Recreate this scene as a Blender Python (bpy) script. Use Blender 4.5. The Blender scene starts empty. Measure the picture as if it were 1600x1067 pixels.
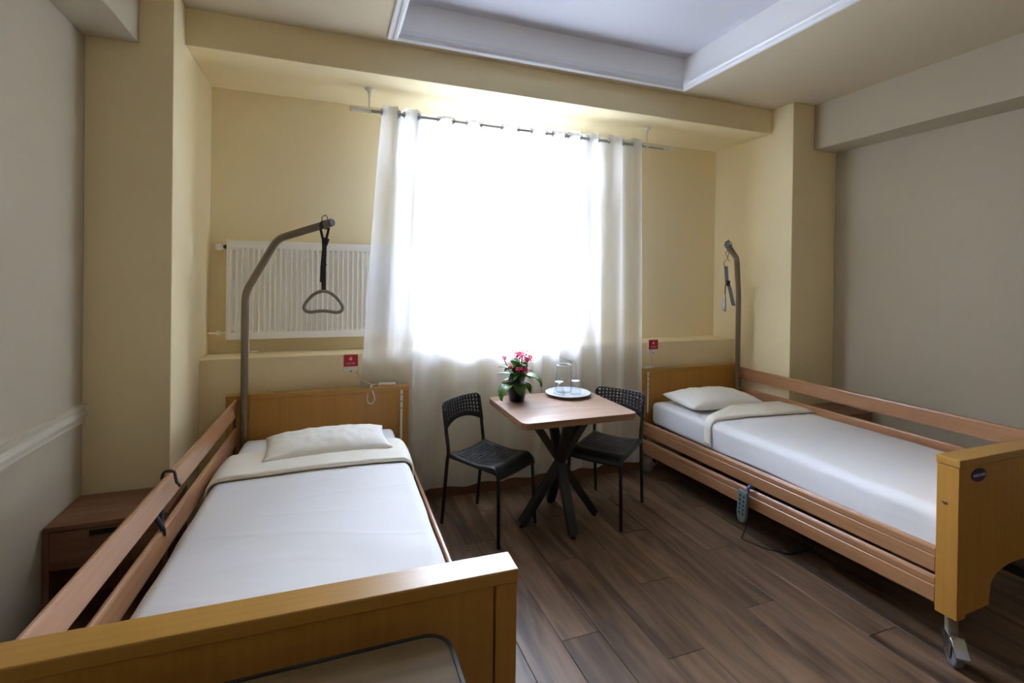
import bpy, math, random
from math import sin, cos, pi, radians, sqrt
from mathutils import Vector, Matrix, noise

random.seed(7)
scene = bpy.context.scene
COL = scene.collection

# ------------------------------------------------------------------ camera, world, light, exposure
cam_data = bpy.data.cameras.new('camera')
cam = bpy.data.objects.new('camera', cam_data)
COL.objects.link(cam)
cam_data.sensor_fit = 'HORIZONTAL'
cam_data.sensor_width = 36.0
cam_data.lens = 766.97 / 1600 * 36.0
cam_data.shift_y = -94.19 / 1600
cam_data.clip_start = 0.02
YAW, PITCH, ROLL = 0.3566, 0.0057, 0.0132
cam.matrix_world = (Matrix.Translation((0, 0, 1.6)) @ Matrix.Rotation(-YAW, 4, 'Z')
                    @ Matrix.Rotation(pi / 2 - PITCH, 4, 'X') @ Matrix.Rotation(ROLL, 4, 'Z'))
scene.camera = cam

world = bpy.data.worlds.new('overcast_sky')
scene.world = world
world.use_nodes = True
bg = world.node_tree.nodes['Background']
bg.inputs['Strength'].default_value = 19.0
_n = world.node_tree.nodes; _l = world.node_tree.links.new
_tc = _n.new('ShaderNodeTexCoord'); _sx = _n.new('ShaderNodeSeparateXYZ'); _cr = _n.new('ShaderNodeValToRGB')
_l(_tc.outputs['Generated'], _sx.inputs[0]); _mr = _n.new('ShaderNodeMapRange')
_mr.inputs[1].default_value = -1; _mr.inputs[2].default_value = 1
_l(_sx.outputs['Z'], _mr.inputs[0]); _l(_mr.outputs[0], _cr.inputs['Fac']); _l(_cr.outputs['Color'], bg.inputs['Color'])
_cr.color_ramp.elements[0].position = 0.47; _cr.color_ramp.elements[0].color = (0.20, 0.20, 0.20, 1)   # pale ground outside
_cr.color_ramp.elements[1].position = 0.50; _cr.color_ramp.elements[1].color = (0.83, 0.91, 1.12, 1)    # overcast sky

pl = bpy.data.lights.new('window_portal', 'AREA')
pl.shape = 'RECTANGLE'
pl.size, pl.size_y = 1.36, 1.66
pl.cycles.is_portal = True
po = bpy.data.objects.new('window_portal', pl)
COL.objects.link(po)
po.location = (1.255, 4.14, 1.935)
po.rotation_euler = (-pi / 2, 0, 0)

scene.view_settings.view_transform = 'Standard'
scene.view_settings.look = 'None'
scene.view_settings.gamma = 1
scene.view_settings.exposure = 2.28
scene.view_settings.use_curve_mapping = False
cy = scene.cycles
cy.use_denoising = True
cy.max_bounces = 14
cy.diffuse_bounces = 8
cy.glossy_bounces = 4
cy.transmission_bounces = 16
cy.transparent_max_bounces = 16
cy.sample_clamp_indirect = 6

# ------------------------------------------------------------------ materials
def mat(name, color, rough=0.5, metallic=0.0, bump=0.0, bscale=60, spec=0.5, var=0.0, vscale=3.0, coat=0.0):
    m = bpy.data.materials.new(name)
    m.use_nodes = True
    nt = m.node_tree
    b = nt.nodes['Principled BSDF']
    b.inputs['Base Color'].default_value = (*color, 1)
    b.inputs['Roughness'].default_value = rough
    b.inputs['Metallic'].default_value = metallic
    b.inputs['Specular IOR Level'].default_value = spec
    b.inputs['Coat Weight'].default_value = coat
    tc = nt.nodes.new('ShaderNodeTexCoord')
    if var > 0:
        n = nt.nodes.new('ShaderNodeTexNoise')
        n.inputs['Scale'].default_value = vscale
        n.inputs['Detail'].default_value = 4
        nt.links.new(tc.outputs['Object'], n.inputs['Vector'])
        r = nt.nodes.new('ShaderNodeValToRGB')
        r.color_ramp.elements[0].position = 0.3
        r.color_ramp.elements[1].position = 0.7
        r.color_ramp.elements[0].color = (*[c * (1 - var) for c in color], 1)
        r.color_ramp.elements[1].color = (*[min(1, c * (1 + var)) for c in color], 1)
        nt.links.new(n.outputs['Fac'], r.inputs['Fac'])
        nt.links.new(r.outputs['Color'], b.inputs['Base Color'])
    if bump > 0:
        n2 = nt.nodes.new('ShaderNodeTexNoise')
        n2.inputs['Scale'].default_value = bscale
        n2.inputs['Detail'].default_value = 5
        nt.links.new(tc.outputs['Object'], n2.inputs['Vector'])
        bm_ = nt.nodes.new('ShaderNodeBump')
        bm_.inputs['Strength'].default_value = bump
        bm_.inputs['Distance'].default_value = 0.01
        nt.links.new(n2.outputs['Fac'], bm_.inputs['Height'])
        nt.links.new(bm_.outputs['Normal'], b.inputs['Normal'])
    return m

def wood(name, dark, light, axis='X', rough=0.35, fine=38, long=1.6, coat=0.0, knots=0.0, rand=False, spec=0.5):
    """grain streaks running along one axis"""
    m = bpy.data.materials.new(name)
    m.use_nodes = True
    nt = m.node_tree
    L = nt.links.new
    b = nt.nodes['Principled BSDF']
    b.inputs['Roughness'].default_value = rough
    b.inputs['Coat Weight'].default_value = coat
    b.inputs['Coat Roughness'].default_value = 0.25
    b.inputs['Specular IOR Level'].default_value = spec
    tc = nt.nodes.new('ShaderNodeTexCoord')
    vec = tc.outputs['Object']
    if rand:
        oi = nt.nodes.new('ShaderNodeObjectInfo')
        mul = nt.nodes.new('ShaderNodeMath'); mul.operation = 'MULTIPLY'; mul.inputs[1].default_value = 37.0
        L(oi.outputs['Random'], mul.inputs[0])
        add = nt.nodes.new('ShaderNodeVectorMath'); add.operation = 'ADD'
        L(vec, add.inputs[0]); L(mul.outputs[0], add.inputs[1])
        vec = add.outputs[0]
    mp = nt.nodes.new('ShaderNodeMapping')
    s = [fine, fine, fine]
    s['XYZ'.index(axis)] = long
    mp.inputs['Scale'].default_value = s
    L(vec, mp.inputs['Vector'])
    n1 = nt.nodes.new('ShaderNodeTexNoise'); n1.inputs['Scale'].default_value = 1.0
    n1.inputs['Detail'].default_value = 6; n1.inputs['Roughness'].default_value = 0.6
    L(mp.outputs[0], n1.inputs['Vector'])
    mp2 = nt.nodes.new('ShaderNodeMapping')
    s2 = [9, 9, 9]; s2['XYZ'.index(axis)] = 1.3
    mp2.inputs['Scale'].default_value = s2
    L(vec, mp2.inputs['Vector'])
    n2 = nt.nodes.new('ShaderNodeTexNoise'); n2.inputs['Scale'].default_value = 1.0
    n2.inputs['Detail'].default_value = 4; n2.inputs['Distortion'].default_value = 1.2 if knots else 0.3
    L(mp2.outputs[0], n2.inputs['Vector'])
    mx = nt.nodes.new('ShaderNodeMix'); mx.data_type = 'FLOAT'
    mx.inputs[0].default_value = 0.35 + 0.3 * (knots > 0)
    L(n1.outputs['Fac'], mx.inputs[2]); L(n2.outputs['Fac'], mx.inputs[3])
    cr = nt.nodes.new('ShaderNodeValToRGB')
    cr.color_ramp.elements[0].position = 0.33; cr.color_ramp.elements[1].position = 0.66
    cr.color_ramp.elements[0].color = (*dark, 1); cr.color_ramp.elements[1].color = (*light, 1)
    L(mx.outputs[0], cr.inputs['Fac'])
    out = cr.outputs['Color']
    if rand:
        hv = nt.nodes.new('ShaderNodeHueSaturation')
        mr = nt.nodes.new('ShaderNodeMapRange')
        mr.inputs[3].default_value = 0.82; mr.inputs[4].default_value = 1.18
        L(oi.outputs['Random'], mr.inputs[0]); L(mr.outputs[0], hv.inputs['Value'])
        L(out, hv.inputs['Color']); out = hv.outputs['Color']
    L(out, b.inputs['Base Color'])
    bu = nt.nodes.new('ShaderNodeBump'); bu.inputs['Strength'].default_value = 0.06
    bu.inputs['Distance'].default_value = 0.005
    L(n1.outputs['Fac'], bu.inputs['Height']); L(bu.outputs['Normal'], b.inputs['Normal'])
    return m

M = {}
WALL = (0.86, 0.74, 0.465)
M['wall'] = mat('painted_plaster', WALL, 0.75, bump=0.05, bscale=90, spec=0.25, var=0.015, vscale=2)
M['side_wall'] = mat('shaded_painted_plaster', (0.53, 0.465, 0.34), 0.7, bump=0.05, bscale=90, spec=0.25, var=0.015, vscale=2)  # darker, greyer copy of the wall paint; light falloff put into the colour
M['rear_wall'] = mat('tan_painted_plaster', (0.42, 0.35, 0.25), 0.75, bump=0.05, bscale=90)
M['ceiling'] = mat('ceiling_paint', (0.62, 0.53, 0.37), 0.8, bump=0.04, bscale=80, spec=0.2)
M['white_ceiling'] = mat('white_ceiling_paint', (0.64, 0.64, 0.68), 0.75, bump=0.03, bscale=80, spec=0.2)
M['tray_side'] = mat('white_tray_paint', (0.88, 0.87, 0.86), 0.7, bump=0.03, bscale=80)
M['moulding'] = mat('white_gloss_moulding', (0.80, 0.81, 0.83), 0.35)
M['chair_rail'] = mat('cream_chair_rail_paint', (0.66, 0.61, 0.48), 0.45)
M['board_x'] = wood('golden_beech_board_x', (0.42, 0.21, 0.036), (0.51, 0.27, 0.052), 'X', 0.34, 60, 1.2, coat=0.10)
M['board_z'] = wood('golden_beech_board_z', (0.44, 0.205, 0.034), (0.53, 0.26, 0.047), 'Z', 0.38, 60, 1.2)
M['rail'] = wood('pink_beech_rail', (0.36, 0.175, 0.078), (0.46, 0.235, 0.112), 'Y', 0.26, 60, 1.2, coat=0.4)
M['floor'] = wood('oak_laminate_plank', (0.062, 0.034, 0.019), (0.285, 0.18, 0.11), 'Y', 0.42, 24, 1.5, knots=1, rand=True)
M['gap'] = mat('dark_floor_joint', (0.03, 0.02, 0.014), 0.8)
M['skirting'] = wood('brown_skirting', (0.13, 0.060, 0.028), (0.20, 0.10, 0.048), 'X', 0.45)
M['table'] = wood('oak_laminate_top', (0.25, 0.150, 0.100), (0.38, 0.255, 0.185), 'X', 0.42, 45, 2.2, coat=0.0, knots=1, spec=0.28)
M['table_edge'] = wood('oak_edge_band', (0.20, 0.10, 0.05), (0.36, 0.20, 0.11), 'X', 0.4, 60, 2)
M['near_table'] = wood('weathered_oak_top', (0.14, 0.092, 0.040), (0.23, 0.158, 0.075), 'X', 0.6, 30, 2.5, knots=1, spec=0.2)
M['night'] = wood('walnut_nightstand', (0.17, 0.075, 0.04), (0.30, 0.15, 0.085), 'X', 0.5, 40, 2.0, knots=1)
M['night_z'] = wood('walnut_nightstand_side', (0.15, 0.065, 0.035), (0.26, 0.125, 0.07), 'Z', 0.5, 40, 2.0, knots=1)
M['black_metal'] = mat('black_powder_coat', (0.012, 0.012, 0.013), 0.45, bump=0.05, bscale=300)
M['leg_metal'] = mat('black_satin_steel', (0.022, 0.021, 0.022), 0.42, bump=0.04, bscale=250)
M['black_plastic'] = mat('black_plastic', (0.013, 0.013, 0.016), 0.4, bump=0.05, bscale=400)
M['black_rubber'] = mat('black_rubber', (0.02, 0.02, 0.02), 0.6)
M['dark_slot'] = mat('dark_slot', (0.006, 0.006, 0.006), 0.7)
M['bed_steel'] = mat('dark_bed_steel', (0.05, 0.045, 0.04), 0.5)
M['pole'] = mat('taupe_powder_coat', (0.215, 0.165, 0.105), 0.38, bump=0.03, bscale=200)
M['grip'] = mat('grey_grip_plastic', (0.25, 0.225, 0.18), 0.4)
M['strap'] = mat('dark_woven_strap', (0.045, 0.033, 0.035), 0.75, bump=0.3, bscale=500)
M['grey_strap'] = mat('slate_grey_strap', (0.12, 0.125, 0.16), 0.7, bump=0.3, bscale=500)
M['chrome'] = mat('chrome', (0.75, 0.77, 0.8), 0.15, metallic=1)
M['steel'] = mat('brushed_steel', (0.45, 0.45, 0.46), 0.32, metallic=1)
M['rod'] = mat('grey_metal_rod', (0.42, 0.42, 0.42), 0.3, metallic=0.8)
M['white_metal'] = mat('white_enamel', (0.80, 0.79, 0.74), 0.3)
M['radiator'] = mat('radiator_enamel', (0.93, 0.90, 0.82), 0.35)
M['white_plastic'] = mat('white_plastic', (0.82, 0.81, 0.77), 0.35)
M['cream_cord'] = mat('cream_cord_plastic', (0.74, 0.68, 0.55), 0.4)
M['red'] = mat('red_plastic', (0.50, 0.004, 0.022), 0.3)
M['sign_print'] = mat('pale_pink_print', (0.85, 0.42, 0.46), 0.5)
M['badge_blue'] = mat('navy_badge', (0.012, 0.012, 0.09), 0.3)
M['badge_print'] = mat('white_print', (0.7, 0.7, 0.75), 0.4)
M['handset'] = mat('grey_green_plastic', (0.16, 0.215, 0.225), 0.45)
M['button'] = mat('dark_green_button', (0.015, 0.05, 0.045), 0.5)
M['blue_clip'] = mat('blue_plastic_clip', (0.08, 0.09, 0.26), 0.35)
M['window_frame'] = mat('white_window_plastic', (0.80, 0.81, 0.82), 0.35)
M['linen'] = mat('white_cotton', (0.82, 0.82, 0.82), 0.9, bump=0.10, bscale=900, spec=0.15)
M['cream_linen'] = mat('cream_cotton', (0.86, 0.83, 0.72), 0.9, bump=0.10, bscale=900, spec=0.15)
M['pillow_linen'] = mat('off_white_cotton', (0.88, 0.865, 0.80), 0.9, bump=0.10, bscale=900, spec=0.15)
M['sheet'] = mat('white_sheet', (0.84, 0.85, 0.86), 0.9, bump=0.08, bscale=700, spec=0.15)
M['pot'] = mat('black_glazed_pot', (0.008, 0.008, 0.009), 0.3)
M['soil'] = mat('potting_soil', (0.03, 0.02, 0.012), 0.95, bump=0.6, bscale=150)
M['stem'] = mat('green_stem', (0.05, 0.12, 0.02), 0.5)
M['petal'] = mat('pink_petal', (0.80, 0.045, 0.20), 0.5, var=0.25, vscale=60)
M['plate'] = mat('white_porcelain', (0.80, 0.83, 0.84), 0.15, var=0.05, vscale=14)

def leaf_material():
    m = bpy.data.materials.new('kalanchoe_leaf')
    m.use_nodes = True
    nt = m.node_tree; L = nt.links.new
    b = nt.nodes['Principled BSDF']
    tc = nt.nodes.new('ShaderNodeTexCoord')
    n = nt.nodes.new('ShaderNodeTexNoise'); n.inputs['Scale'].default_value = 40
    L(tc.outputs['Object'], n.inputs['Vector'])
    r = nt.nodes.new('ShaderNodeValToRGB')
    r.color_ramp.elements[0].color = (0.035, 0.11, 0.012, 1); r.color_ramp.elements[1].color = (0.10, 0.22, 0.02, 1)
    L(n.outputs['Fac'], r.inputs['Fac']); L(r.outputs['Color'], b.inputs['Base Color'])
    b.inputs['Roughness'].default_value = 0.35
    t = nt.nodes.new('ShaderNodeBsdfTranslucent'); t.inputs['Color'].default_value = (0.15, 0.32, 0.02, 1)
    mx = nt.nodes.new('ShaderNodeMixShader'); mx.inputs[0].default_value = 0.3
    L(b.outputs[0], mx.inputs[1]); L(t.outputs[0], mx.inputs[2])
    L(mx.outputs[0], nt.nodes['Material Output'].inputs['Surface'])
    return m
M['leaf'] = leaf_material()

def sheer_material():
    m = bpy.data.materials.new('sheer_voile')
    m.use_nodes = True
    nt = m.node_tree; L = nt.links.new
    nt.nodes.remove(nt.nodes['Principled BSDF'])
    d = nt.nodes.new('ShaderNodeBsdfDiffuse'); d.inputs['Color'].default_value = (0.88, 0.92, 1.0, 1)
    t = nt.nodes.new('ShaderNodeBsdfTranslucent'); t.inputs['Color'].default_value = (0.90, 0.93, 1.0, 1)
    mx = nt.nodes.new('ShaderNodeMixShader'); mx.inputs[0].default_value = 0.72
    L(d.outputs[0], mx.inputs[1]); L(t.outputs[0], mx.inputs[2])
    tr = nt.nodes.new('ShaderNodeBsdfTransparent')
    tc = nt.nodes.new('ShaderNodeTexCoord')
    w = nt.nodes.new('ShaderNodeTexNoise'); w.inputs['Scale'].default_value = 240
    L(tc.outputs['Object'], w.inputs['Vector'])
    mr = nt.nodes.new('ShaderNodeMapRange'); mr.inputs[3].default_value = 0.48; mr.inputs[4].default_value = 0.58
    L(w.outputs['Fac'], mr.inputs[0])
    # threads seen at a slant close up the weave
    lw = nt.nodes.new('ShaderNodeLayerWeight'); lw.inputs['Blend'].default_value = 0.35
    ad = nt.nodes.new('ShaderNodeMath'); ad.operation = 'MULTIPLY_ADD'; ad.use_clamp = True
    L(lw.outputs['Facing'], ad.inputs[0]); ad.inputs[1].default_value = 0.55; L(mr.outputs[0], ad.inputs[2])
    m2 = nt.nodes.new('ShaderNodeMixShader')
    L(ad.outputs[0], m2.inputs[0]); L(tr.outputs[0], m2.inputs[1]); L(mx.outputs[0], m2.inputs[2])
    L(m2.outputs[0], nt.nodes['Material Output'].inputs['Surface'])
    return m
M['sheer'] = sheer_material()

def pane_material():
    m = bpy.data.materials.new('window_glass')
    m.use_nodes = True
    nt = m.node_tree; L = nt.links.new
    nt.nodes.remove(nt.nodes['Principled BSDF'])
    tr = nt.nodes.new('ShaderNodeBsdfTransparent'); tr.inputs['Color'].default_value = (0.96, 0.98, 0.98, 1)
    g = nt.nodes.new('ShaderNodeBsdfGlossy'); g.inputs['Roughness'].default_value = 0.02
    f = nt.nodes.new('ShaderNodeFresnel'); f.inputs['IOR'].default_value = 1.45
    mx = nt.nodes.new('ShaderNodeMixShader')
    L(f.outputs[0], mx.inputs[0]); L(tr.outputs[0], mx.inputs[1]); L(g.outputs[0], mx.inputs[2])
    L(mx.outputs[0], nt.nodes['Material Output'].inputs['Surface'])
    return m
M['pane'] = pane_material()

def glass_material(thin=True):
    """thin clear glass: fresnel reflection over a transparent wall that darkens where it is seen edge-on"""
    m = bpy.data.materials.new('clear_glass')
    m.use_nodes = True
    nt = m.node_tree; L = nt.links.new
    nt.nodes.remove(nt.nodes['Principled BSDF'])
    lw = nt.nodes.new('ShaderNodeLayerWeight'); lw.inputs['Blend'].default_value = 0.25
    cr = nt.nodes.new('ShaderNodeValToRGB')
    cr.color_ramp.elements[0].position = 0.25; cr.color_ramp.elements[0].color = (0.95, 0.97, 0.98, 1)
    cr.color_ramp.elements[1].position = 1.0; cr.color_ramp.elements[1].color = (0.42, 0.46, 0.50, 1)
    L(lw.outputs['Facing'], cr.inputs['Fac'])
    tr = nt.nodes.new('ShaderNodeBsdfTransparent'); L(cr.outputs['Color'], tr.inputs['Color'])
    g = nt.nodes.new('ShaderNodeBsdfGlossy'); g.inputs['Roughness'].default_value = 0.03
    pw = nt.nodes.new('ShaderNodeMath'); pw.operation = 'POWER'; pw.inputs[1].default_value = 4
    L(lw.outputs['Facing'], pw.inputs[0])
    f = nt.nodes.new('ShaderNodeMath'); f.operation = 'MULTIPLY_ADD'; f.inputs[1].default_value = .45; f.inputs[2].default_value = .09
    L(pw.outputs[0], f.inputs[0])
    mx = nt.nodes.new('ShaderNodeMixShader')
    L(f.outputs[0], mx.inputs[0]); L(tr.outputs[0], mx.inputs[1]); L(g.outputs[0], mx.inputs[2])
    L(mx.outputs[0], nt.nodes['Material Output'].inputs['Surface'])
    return m
M['glass'] = glass_material()
M['glass_glint'] = mat('painted_glass_glint', (0.85, 0.88, 0.92), 0.1)  # opaque white; bright refraction of clear glass painted into the colour

# ------------------------------------------------------------------ mesh helpers
class MB:
    def __init__(s): s.v = []; s.f = []
    def add(s, v, f):
        o = len(s.v); s.v += [tuple(p) for p in v]; s.f += [tuple(i + o for i in q) for q in f]; return s
    def box(s, x0, x1, y0, y1, z0, z1, M4=None):
        v = [Vector((x, y, z)) for z in (z0, z1) for y in (y0, y1) for x in (x0, x1)]
        if M4: v = [M4 @ p for p in v]
        return s.add(v, [(0, 2, 3, 1), (4, 5, 7, 6), (0, 1, 5, 4), (2, 6, 7, 3), (0, 4, 6, 2), (1, 3, 7, 5)])
    def beam(s, a, b, w, h, up=(0, 0, 1), ends=True):
        a, b = Vector(a), Vector(b); d = (b - a).normalized()
        r = d.cross(Vector(up))
        r = r.normalized() if r.length > 1e-5 else Vector((1, 0, 0))
        u = r.cross(d)
        v = []
        for p in (a, b):
            for i, j in ((-1, -1), (1, -1), (1, 1), (-1, 1)): v.append(p + r * (w / 2 * i) + u * (h / 2 * j))
        return s.add(v, [(3, 2, 1, 0), (4, 5, 6, 7)] + [(i, (i + 1) % 4, 4 + (i + 1) % 4, 4 + i) for i in range(4)])
    def tube(s, path, r, n=12, closed=False, cap=True, sec=None):
        P = [Vector(p) for p in path]; m = len(P)
        R = r if isinstance(r, (list, tuple)) else [r] * m
        T = []
        for i in range(m):
            if closed: T.append((P[(i + 1) % m] - P[i - 1]).normalized())
            else: T.append((P[min(i + 1, m - 1)] - P[max(i - 1, 0)]).normalized())
        up = Vector((0, 0, 1)) if abs(T[0].z) < 0.9 else Vector((1, 0, 0))
        nrm = (up - T[0] * up.dot(T[0])).normalized()
        v = []; N0 = nrm
        for i in range(m):
            nrm = (nrm - T[i] * nrm.dot(T[i])).normalized()
            bn = T[i].cross(nrm)
            for k in range(n):
                a = 2 * pi * k / n
                ca, sa = (cos(a), sin(a)) if not sec else (cos(a) * sec[0], sin(a) * sec[1])
                v.append(P[i] + nrm * (ca * R[i]) + bn * (sa * R[i]))
        f = []
        for i in range(m if closed else m - 1):
            j = (i + 1) % m
            for k in range(n):
                f.append((i * n + k, i * n + (k + 1) % n, j * n + (k + 1) % n, j * n + k))
        if cap and not closed:
            f.append(tuple(range(n))[::-1]); f.append(tuple((m - 1) * n + k for k in range(n)))
        return s.add(v, f)
    def lathe(s, prof, n=32, c=(0, 0, 0), closed=False):
        m = len(prof); v = []
        for r, z in prof:
            for k in range(n):
                a = 2 * pi * k / n
                v.append((c[0] + r * cos(a), c[1] + r * sin(a), c[2] + z))
        f = []
        for i in range(m if closed else m - 1):
            j = (i + 1) % m
            for k in range(n):
                f.append((i * n + k, i * n + (k + 1) % n, j * n + (k + 1) % n, j * n + k))
        if not closed:
            if prof[0][0] > 1e-6: f.append(tuple(range(n))[::-1])
            if prof[-1][0] > 1e-6: f.append(tuple((m - 1) * n + k for k in range(n)))
        return s.add(v, f)
    def prism(s, poly, axis, a, b):
        """poly of 2D points; axis is extrusion axis"""
        def P(p, t):
            return {'X': (t, p[0], p[1]), 'Y': (p[0], t, p[1]), 'Z': (p[0], p[1], t)}[axis]
        n = len(poly)
        v = [P(p, a) for p in poly] + [P(p, b) for p in poly]
        return s.add(v, [tuple(range(n)), tuple(range(n, 2 * n))[::-1]] + [(i, n + i, n + (i + 1) % n, (i + 1) % n) for i in range(n)])
    def grid(s, fn, nu, nv, skip=None):
        v = [fn(i / nu, j / nv) for j in range(nv + 1) for i in range(nu + 1)]
        f = [(j * (nu + 1) + i, j * (nu + 1) + i + 1, (j + 1) * (nu + 1) + i + 1, (j + 1) * (nu + 1) + i)
             for j in range(nv) for i in range(nu) if not (skip and skip(i, j))]
        return s.add(v, f)
    def build(s, name, m, parent=None, smooth=False, bevel=0, seg=2, solid=0, label=None, sub=0, offset=0, clean=True):
        me = bpy.data.meshes.new(name)
        me.from_pydata(s.v, [], s.f)
        import bmesh
        bm = bmesh.new(); bm.from_mesh(me)
        if clean: bmesh.ops.remove_doubles(bm, verts=bm.verts, dist=1e-5)
        lone = [q for q in bm.verts if not q.link_faces]
        if lone: bmesh.ops.delete(bm, geom=lone, context='VERTS')
        if not solid: bmesh.ops.recalc_face_normals(bm, faces=bm.faces)
        bm.to_mesh(me); bm.free()
        me.materials.append(M[m] if isinstance(m, str) else m)
        o = bpy.data.objects.new(name, me)
        COL.objects.link(o)
        if parent is not None: o.parent = parent
        if smooth:
            for p in me.polygons: p.use_smooth = True
        if solid:
            md = o.modifiers.new('solid', 'SOLIDIFY'); md.thickness = solid; md.offset = offset
        if sub:
            md = o.modifiers.new('sub', 'SUBSURF'); md.levels = sub; md.render_levels = sub
        if bevel:
            md = o.modifiers.new('bevel', 'BEVEL'); md.width = bevel; md.segments = seg; md.limit_method = 'ANGLE'
            md.angle_limit = radians(35)
            if not smooth:
                for p in me.polygons: p.use_smooth = True
                md.harden_normals = True
        if label: o['label'] = label
        return o

def empty(name, loc, rz=0, label=None, cat=None, group=None):
    o = bpy.data.objects.new(name, None); COL.objects.link(o)
    o.empty_display_size = 0.05
    o.location = loc; o.rotation_euler = (0, 0, rz)
    if label: tag(o, label, cat, group)
    return o

def tag(o, label, cat, group=None):
    o['label'] = label; o['category'] = cat
    if group: o['group'] = group
    return o

def struct(o): o['kind'] = 'structure'; return o

def copy_tree(o, parent=None):
    c = o.copy(); COL.objects.link(c); c.parent = parent
    for ch in list(o.children): copy_tree(ch, c)
    return c

def arc(cx, cy, r, a0, a1, n):
    return [(cx + r * cos(radians(a0 + (a1 - a0) * i / n)), cy + r * sin(radians(a0 + (a1 - a0) * i / n))) for i in range(n + 1)]

def rrect(x0, x1, y0, y1, r, n=6):
    return (arc(x1 - r, y1 - r, r, 0, 90, n) + arc(x0 + r, y1 - r, r, 90, 180, n)
            + arc(x0 + r, y0 + r, r, 180, 270, n) + arc(x1 - r, y0 + r, r, 270, 360, n))

def smooth_path(pts, per=6):
    P = [Vector(p) for p in pts]
    out = []
    for i in range(len(P) - 1):
        p0, p1, p2, p3 = P[max(i - 1, 0)], P[i], P[i + 1], P[min(i + 2, len(P) - 1)]
        for k in range(per):
            t = k / per
            out.append(0.5 * ((2 * p1) + (p2 - p0) * t + (2 * p0 - 5 * p1 + 4 * p2 - p3) * t * t + (3 * p1 - p0 - 3 * p2 + p3) * t ** 3))
    out.append(P[-1])
    return out

def bent(pts, rad, n=6):
    """polyline with rounded corners"""
    P = [Vector(p) for p in pts]; out = [P[0]]
    for i in range(1, len(P) - 1):
        a = (P[i - 1] - P[i]); b = (P[i + 1] - P[i])
        d = min(rad, a.length * 0.45, b.length * 0.45)
        p0 = P[i] + a.normalized() * d; p2 = P[i] + b.normalized() * d
        for k in range(n + 1):
            t = k / n
            out.append(p0 * (1 - t) ** 2 + P[i] * 2 * t * (1 - t) + p2 * t * t)
    out.append(P[-1]); return out

# ------------------------------------------------------------------ the room
XL, XR = -0.747, 3.498          # inner faces of the two columns
YB, YC, YF = 3.78, 2.931, 3.142   # back wall, column fronts, front of the ceiling beam
ZN, ZC = 2.850, 3.052           # ceiling of the window bay, ceiling of the room
XWL, XWR, YREAR = -1.11, 3.99, -1.9
YL, ZS = 3.515, 1.071           # ledge below the window
ZTOP = 3.26

fl = struct(MB().box(XWL - .2, XWR + .2, YREAR - .2, YB + .35, -0.12, -0.0045).build('floor', 'gap'))
# planks: rows along Y, every plank its own object
PW, PLN, G = 0.190, 1.28, 0.0016
plank_meshes = {}
def plank(x0, x1, y0, y1):
    key = (round(x1 - x0, 3), round(y1 - y0, 3))
    if key not in plank_meshes:
        w, l = key
        b = MB(); e = .0012
        b.add([(0, 0, -.006), (w, 0, -.006), (w, l, -.006), (0, l, -.006), (0, 0, -e), (w, 0, -e), (w, l, -e), (0, l, -e),
               (e, e, 0), (w - e, e, 0), (w - e, l - e, 0), (e, l - e, 0)],
              [(0, 1, 5, 4), (1, 2, 6, 5), (2, 3, 7, 6), (3, 0, 4, 7), (4, 5, 9, 8), (5, 6, 10, 9), (6, 7, 11, 10), (7, 4, 8, 11), (8, 9, 10, 11)])
        o = b.build('plank', 'floor', fl)
        plank_meshes[key] = o.data
    else:
        o = bpy.data.objects.new('plank', plank_meshes[key]); COL.objects.link(o); o.parent = fl
    o.location = (x0, y0, 0)
row = 0
x = XWL
while x < XWR - .01:
    x1 = min(x + PW, XWR)
    off = ((row * 0.37) % 1.0) * PLN
    y = YREAR
    ye = YREAR + off if off > .12 else YREAR + PLN
    while y < YL - .01:
        ye = min(ye, YL)
        if YL - ye < .1: ye = YL
        plank(x + G / 2, x1 - G / 2, y + G / 2, ye - G / 2)
        y = ye; ye = y + PLN
    x = x1; row += 1

T = 0.2
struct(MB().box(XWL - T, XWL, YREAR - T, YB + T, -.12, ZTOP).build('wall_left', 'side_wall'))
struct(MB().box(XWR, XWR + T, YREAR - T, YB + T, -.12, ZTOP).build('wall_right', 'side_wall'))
struct(MB().box(XWL, XWR, YREAR - T, YREAR, -.12, ZTOP).build('wall_rear', 'rear_wall'))
# window wall with an opening
WX0, WX1, WZ0, WZ1 = 0.60, 1.91, 1.13, 2.74
wb = MB()
wb.box(XWL, WX0, YB, YB + .35, -.12, ZTOP); wb.box(WX1, XWR, YB, YB + .35, -.12, ZTOP)
wb.box(WX0, WX1, YB, YB + .35, -.12, WZ0); wb.box(WX0, WX1, YB, YB + .35, WZ1, ZTOP)
struct(wb.build('wall_back', 'wall'))
# low wall / ledge below the window
struct(MB().box(XL, XR, YL, YB, -.02, ZS).build('wall_ledge', 'wall', bevel=.006))
# columns and beams
struct(MB().box(XWL, XL, YC, YB, -.02, ZC).build('wall_column_left', 'wall', bevel=.004))
struct(MB().box(XR, XWR, YC, YB, -.02, ZC).build('wall_column_right', 'wall', bevel=.004))
struct(MB().box(XL, XR, YF, YB, ZN, ZC + .01).build('ceiling_beam', 'wall', bevel=.004))
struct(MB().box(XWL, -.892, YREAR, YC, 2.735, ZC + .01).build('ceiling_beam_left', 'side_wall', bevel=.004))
struct(MB().box(3.726, XWR, YREAR, YC, 2.688, ZC + .01).build('ceiling_beam_right', 'side_wall', bevel=.004))
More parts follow.
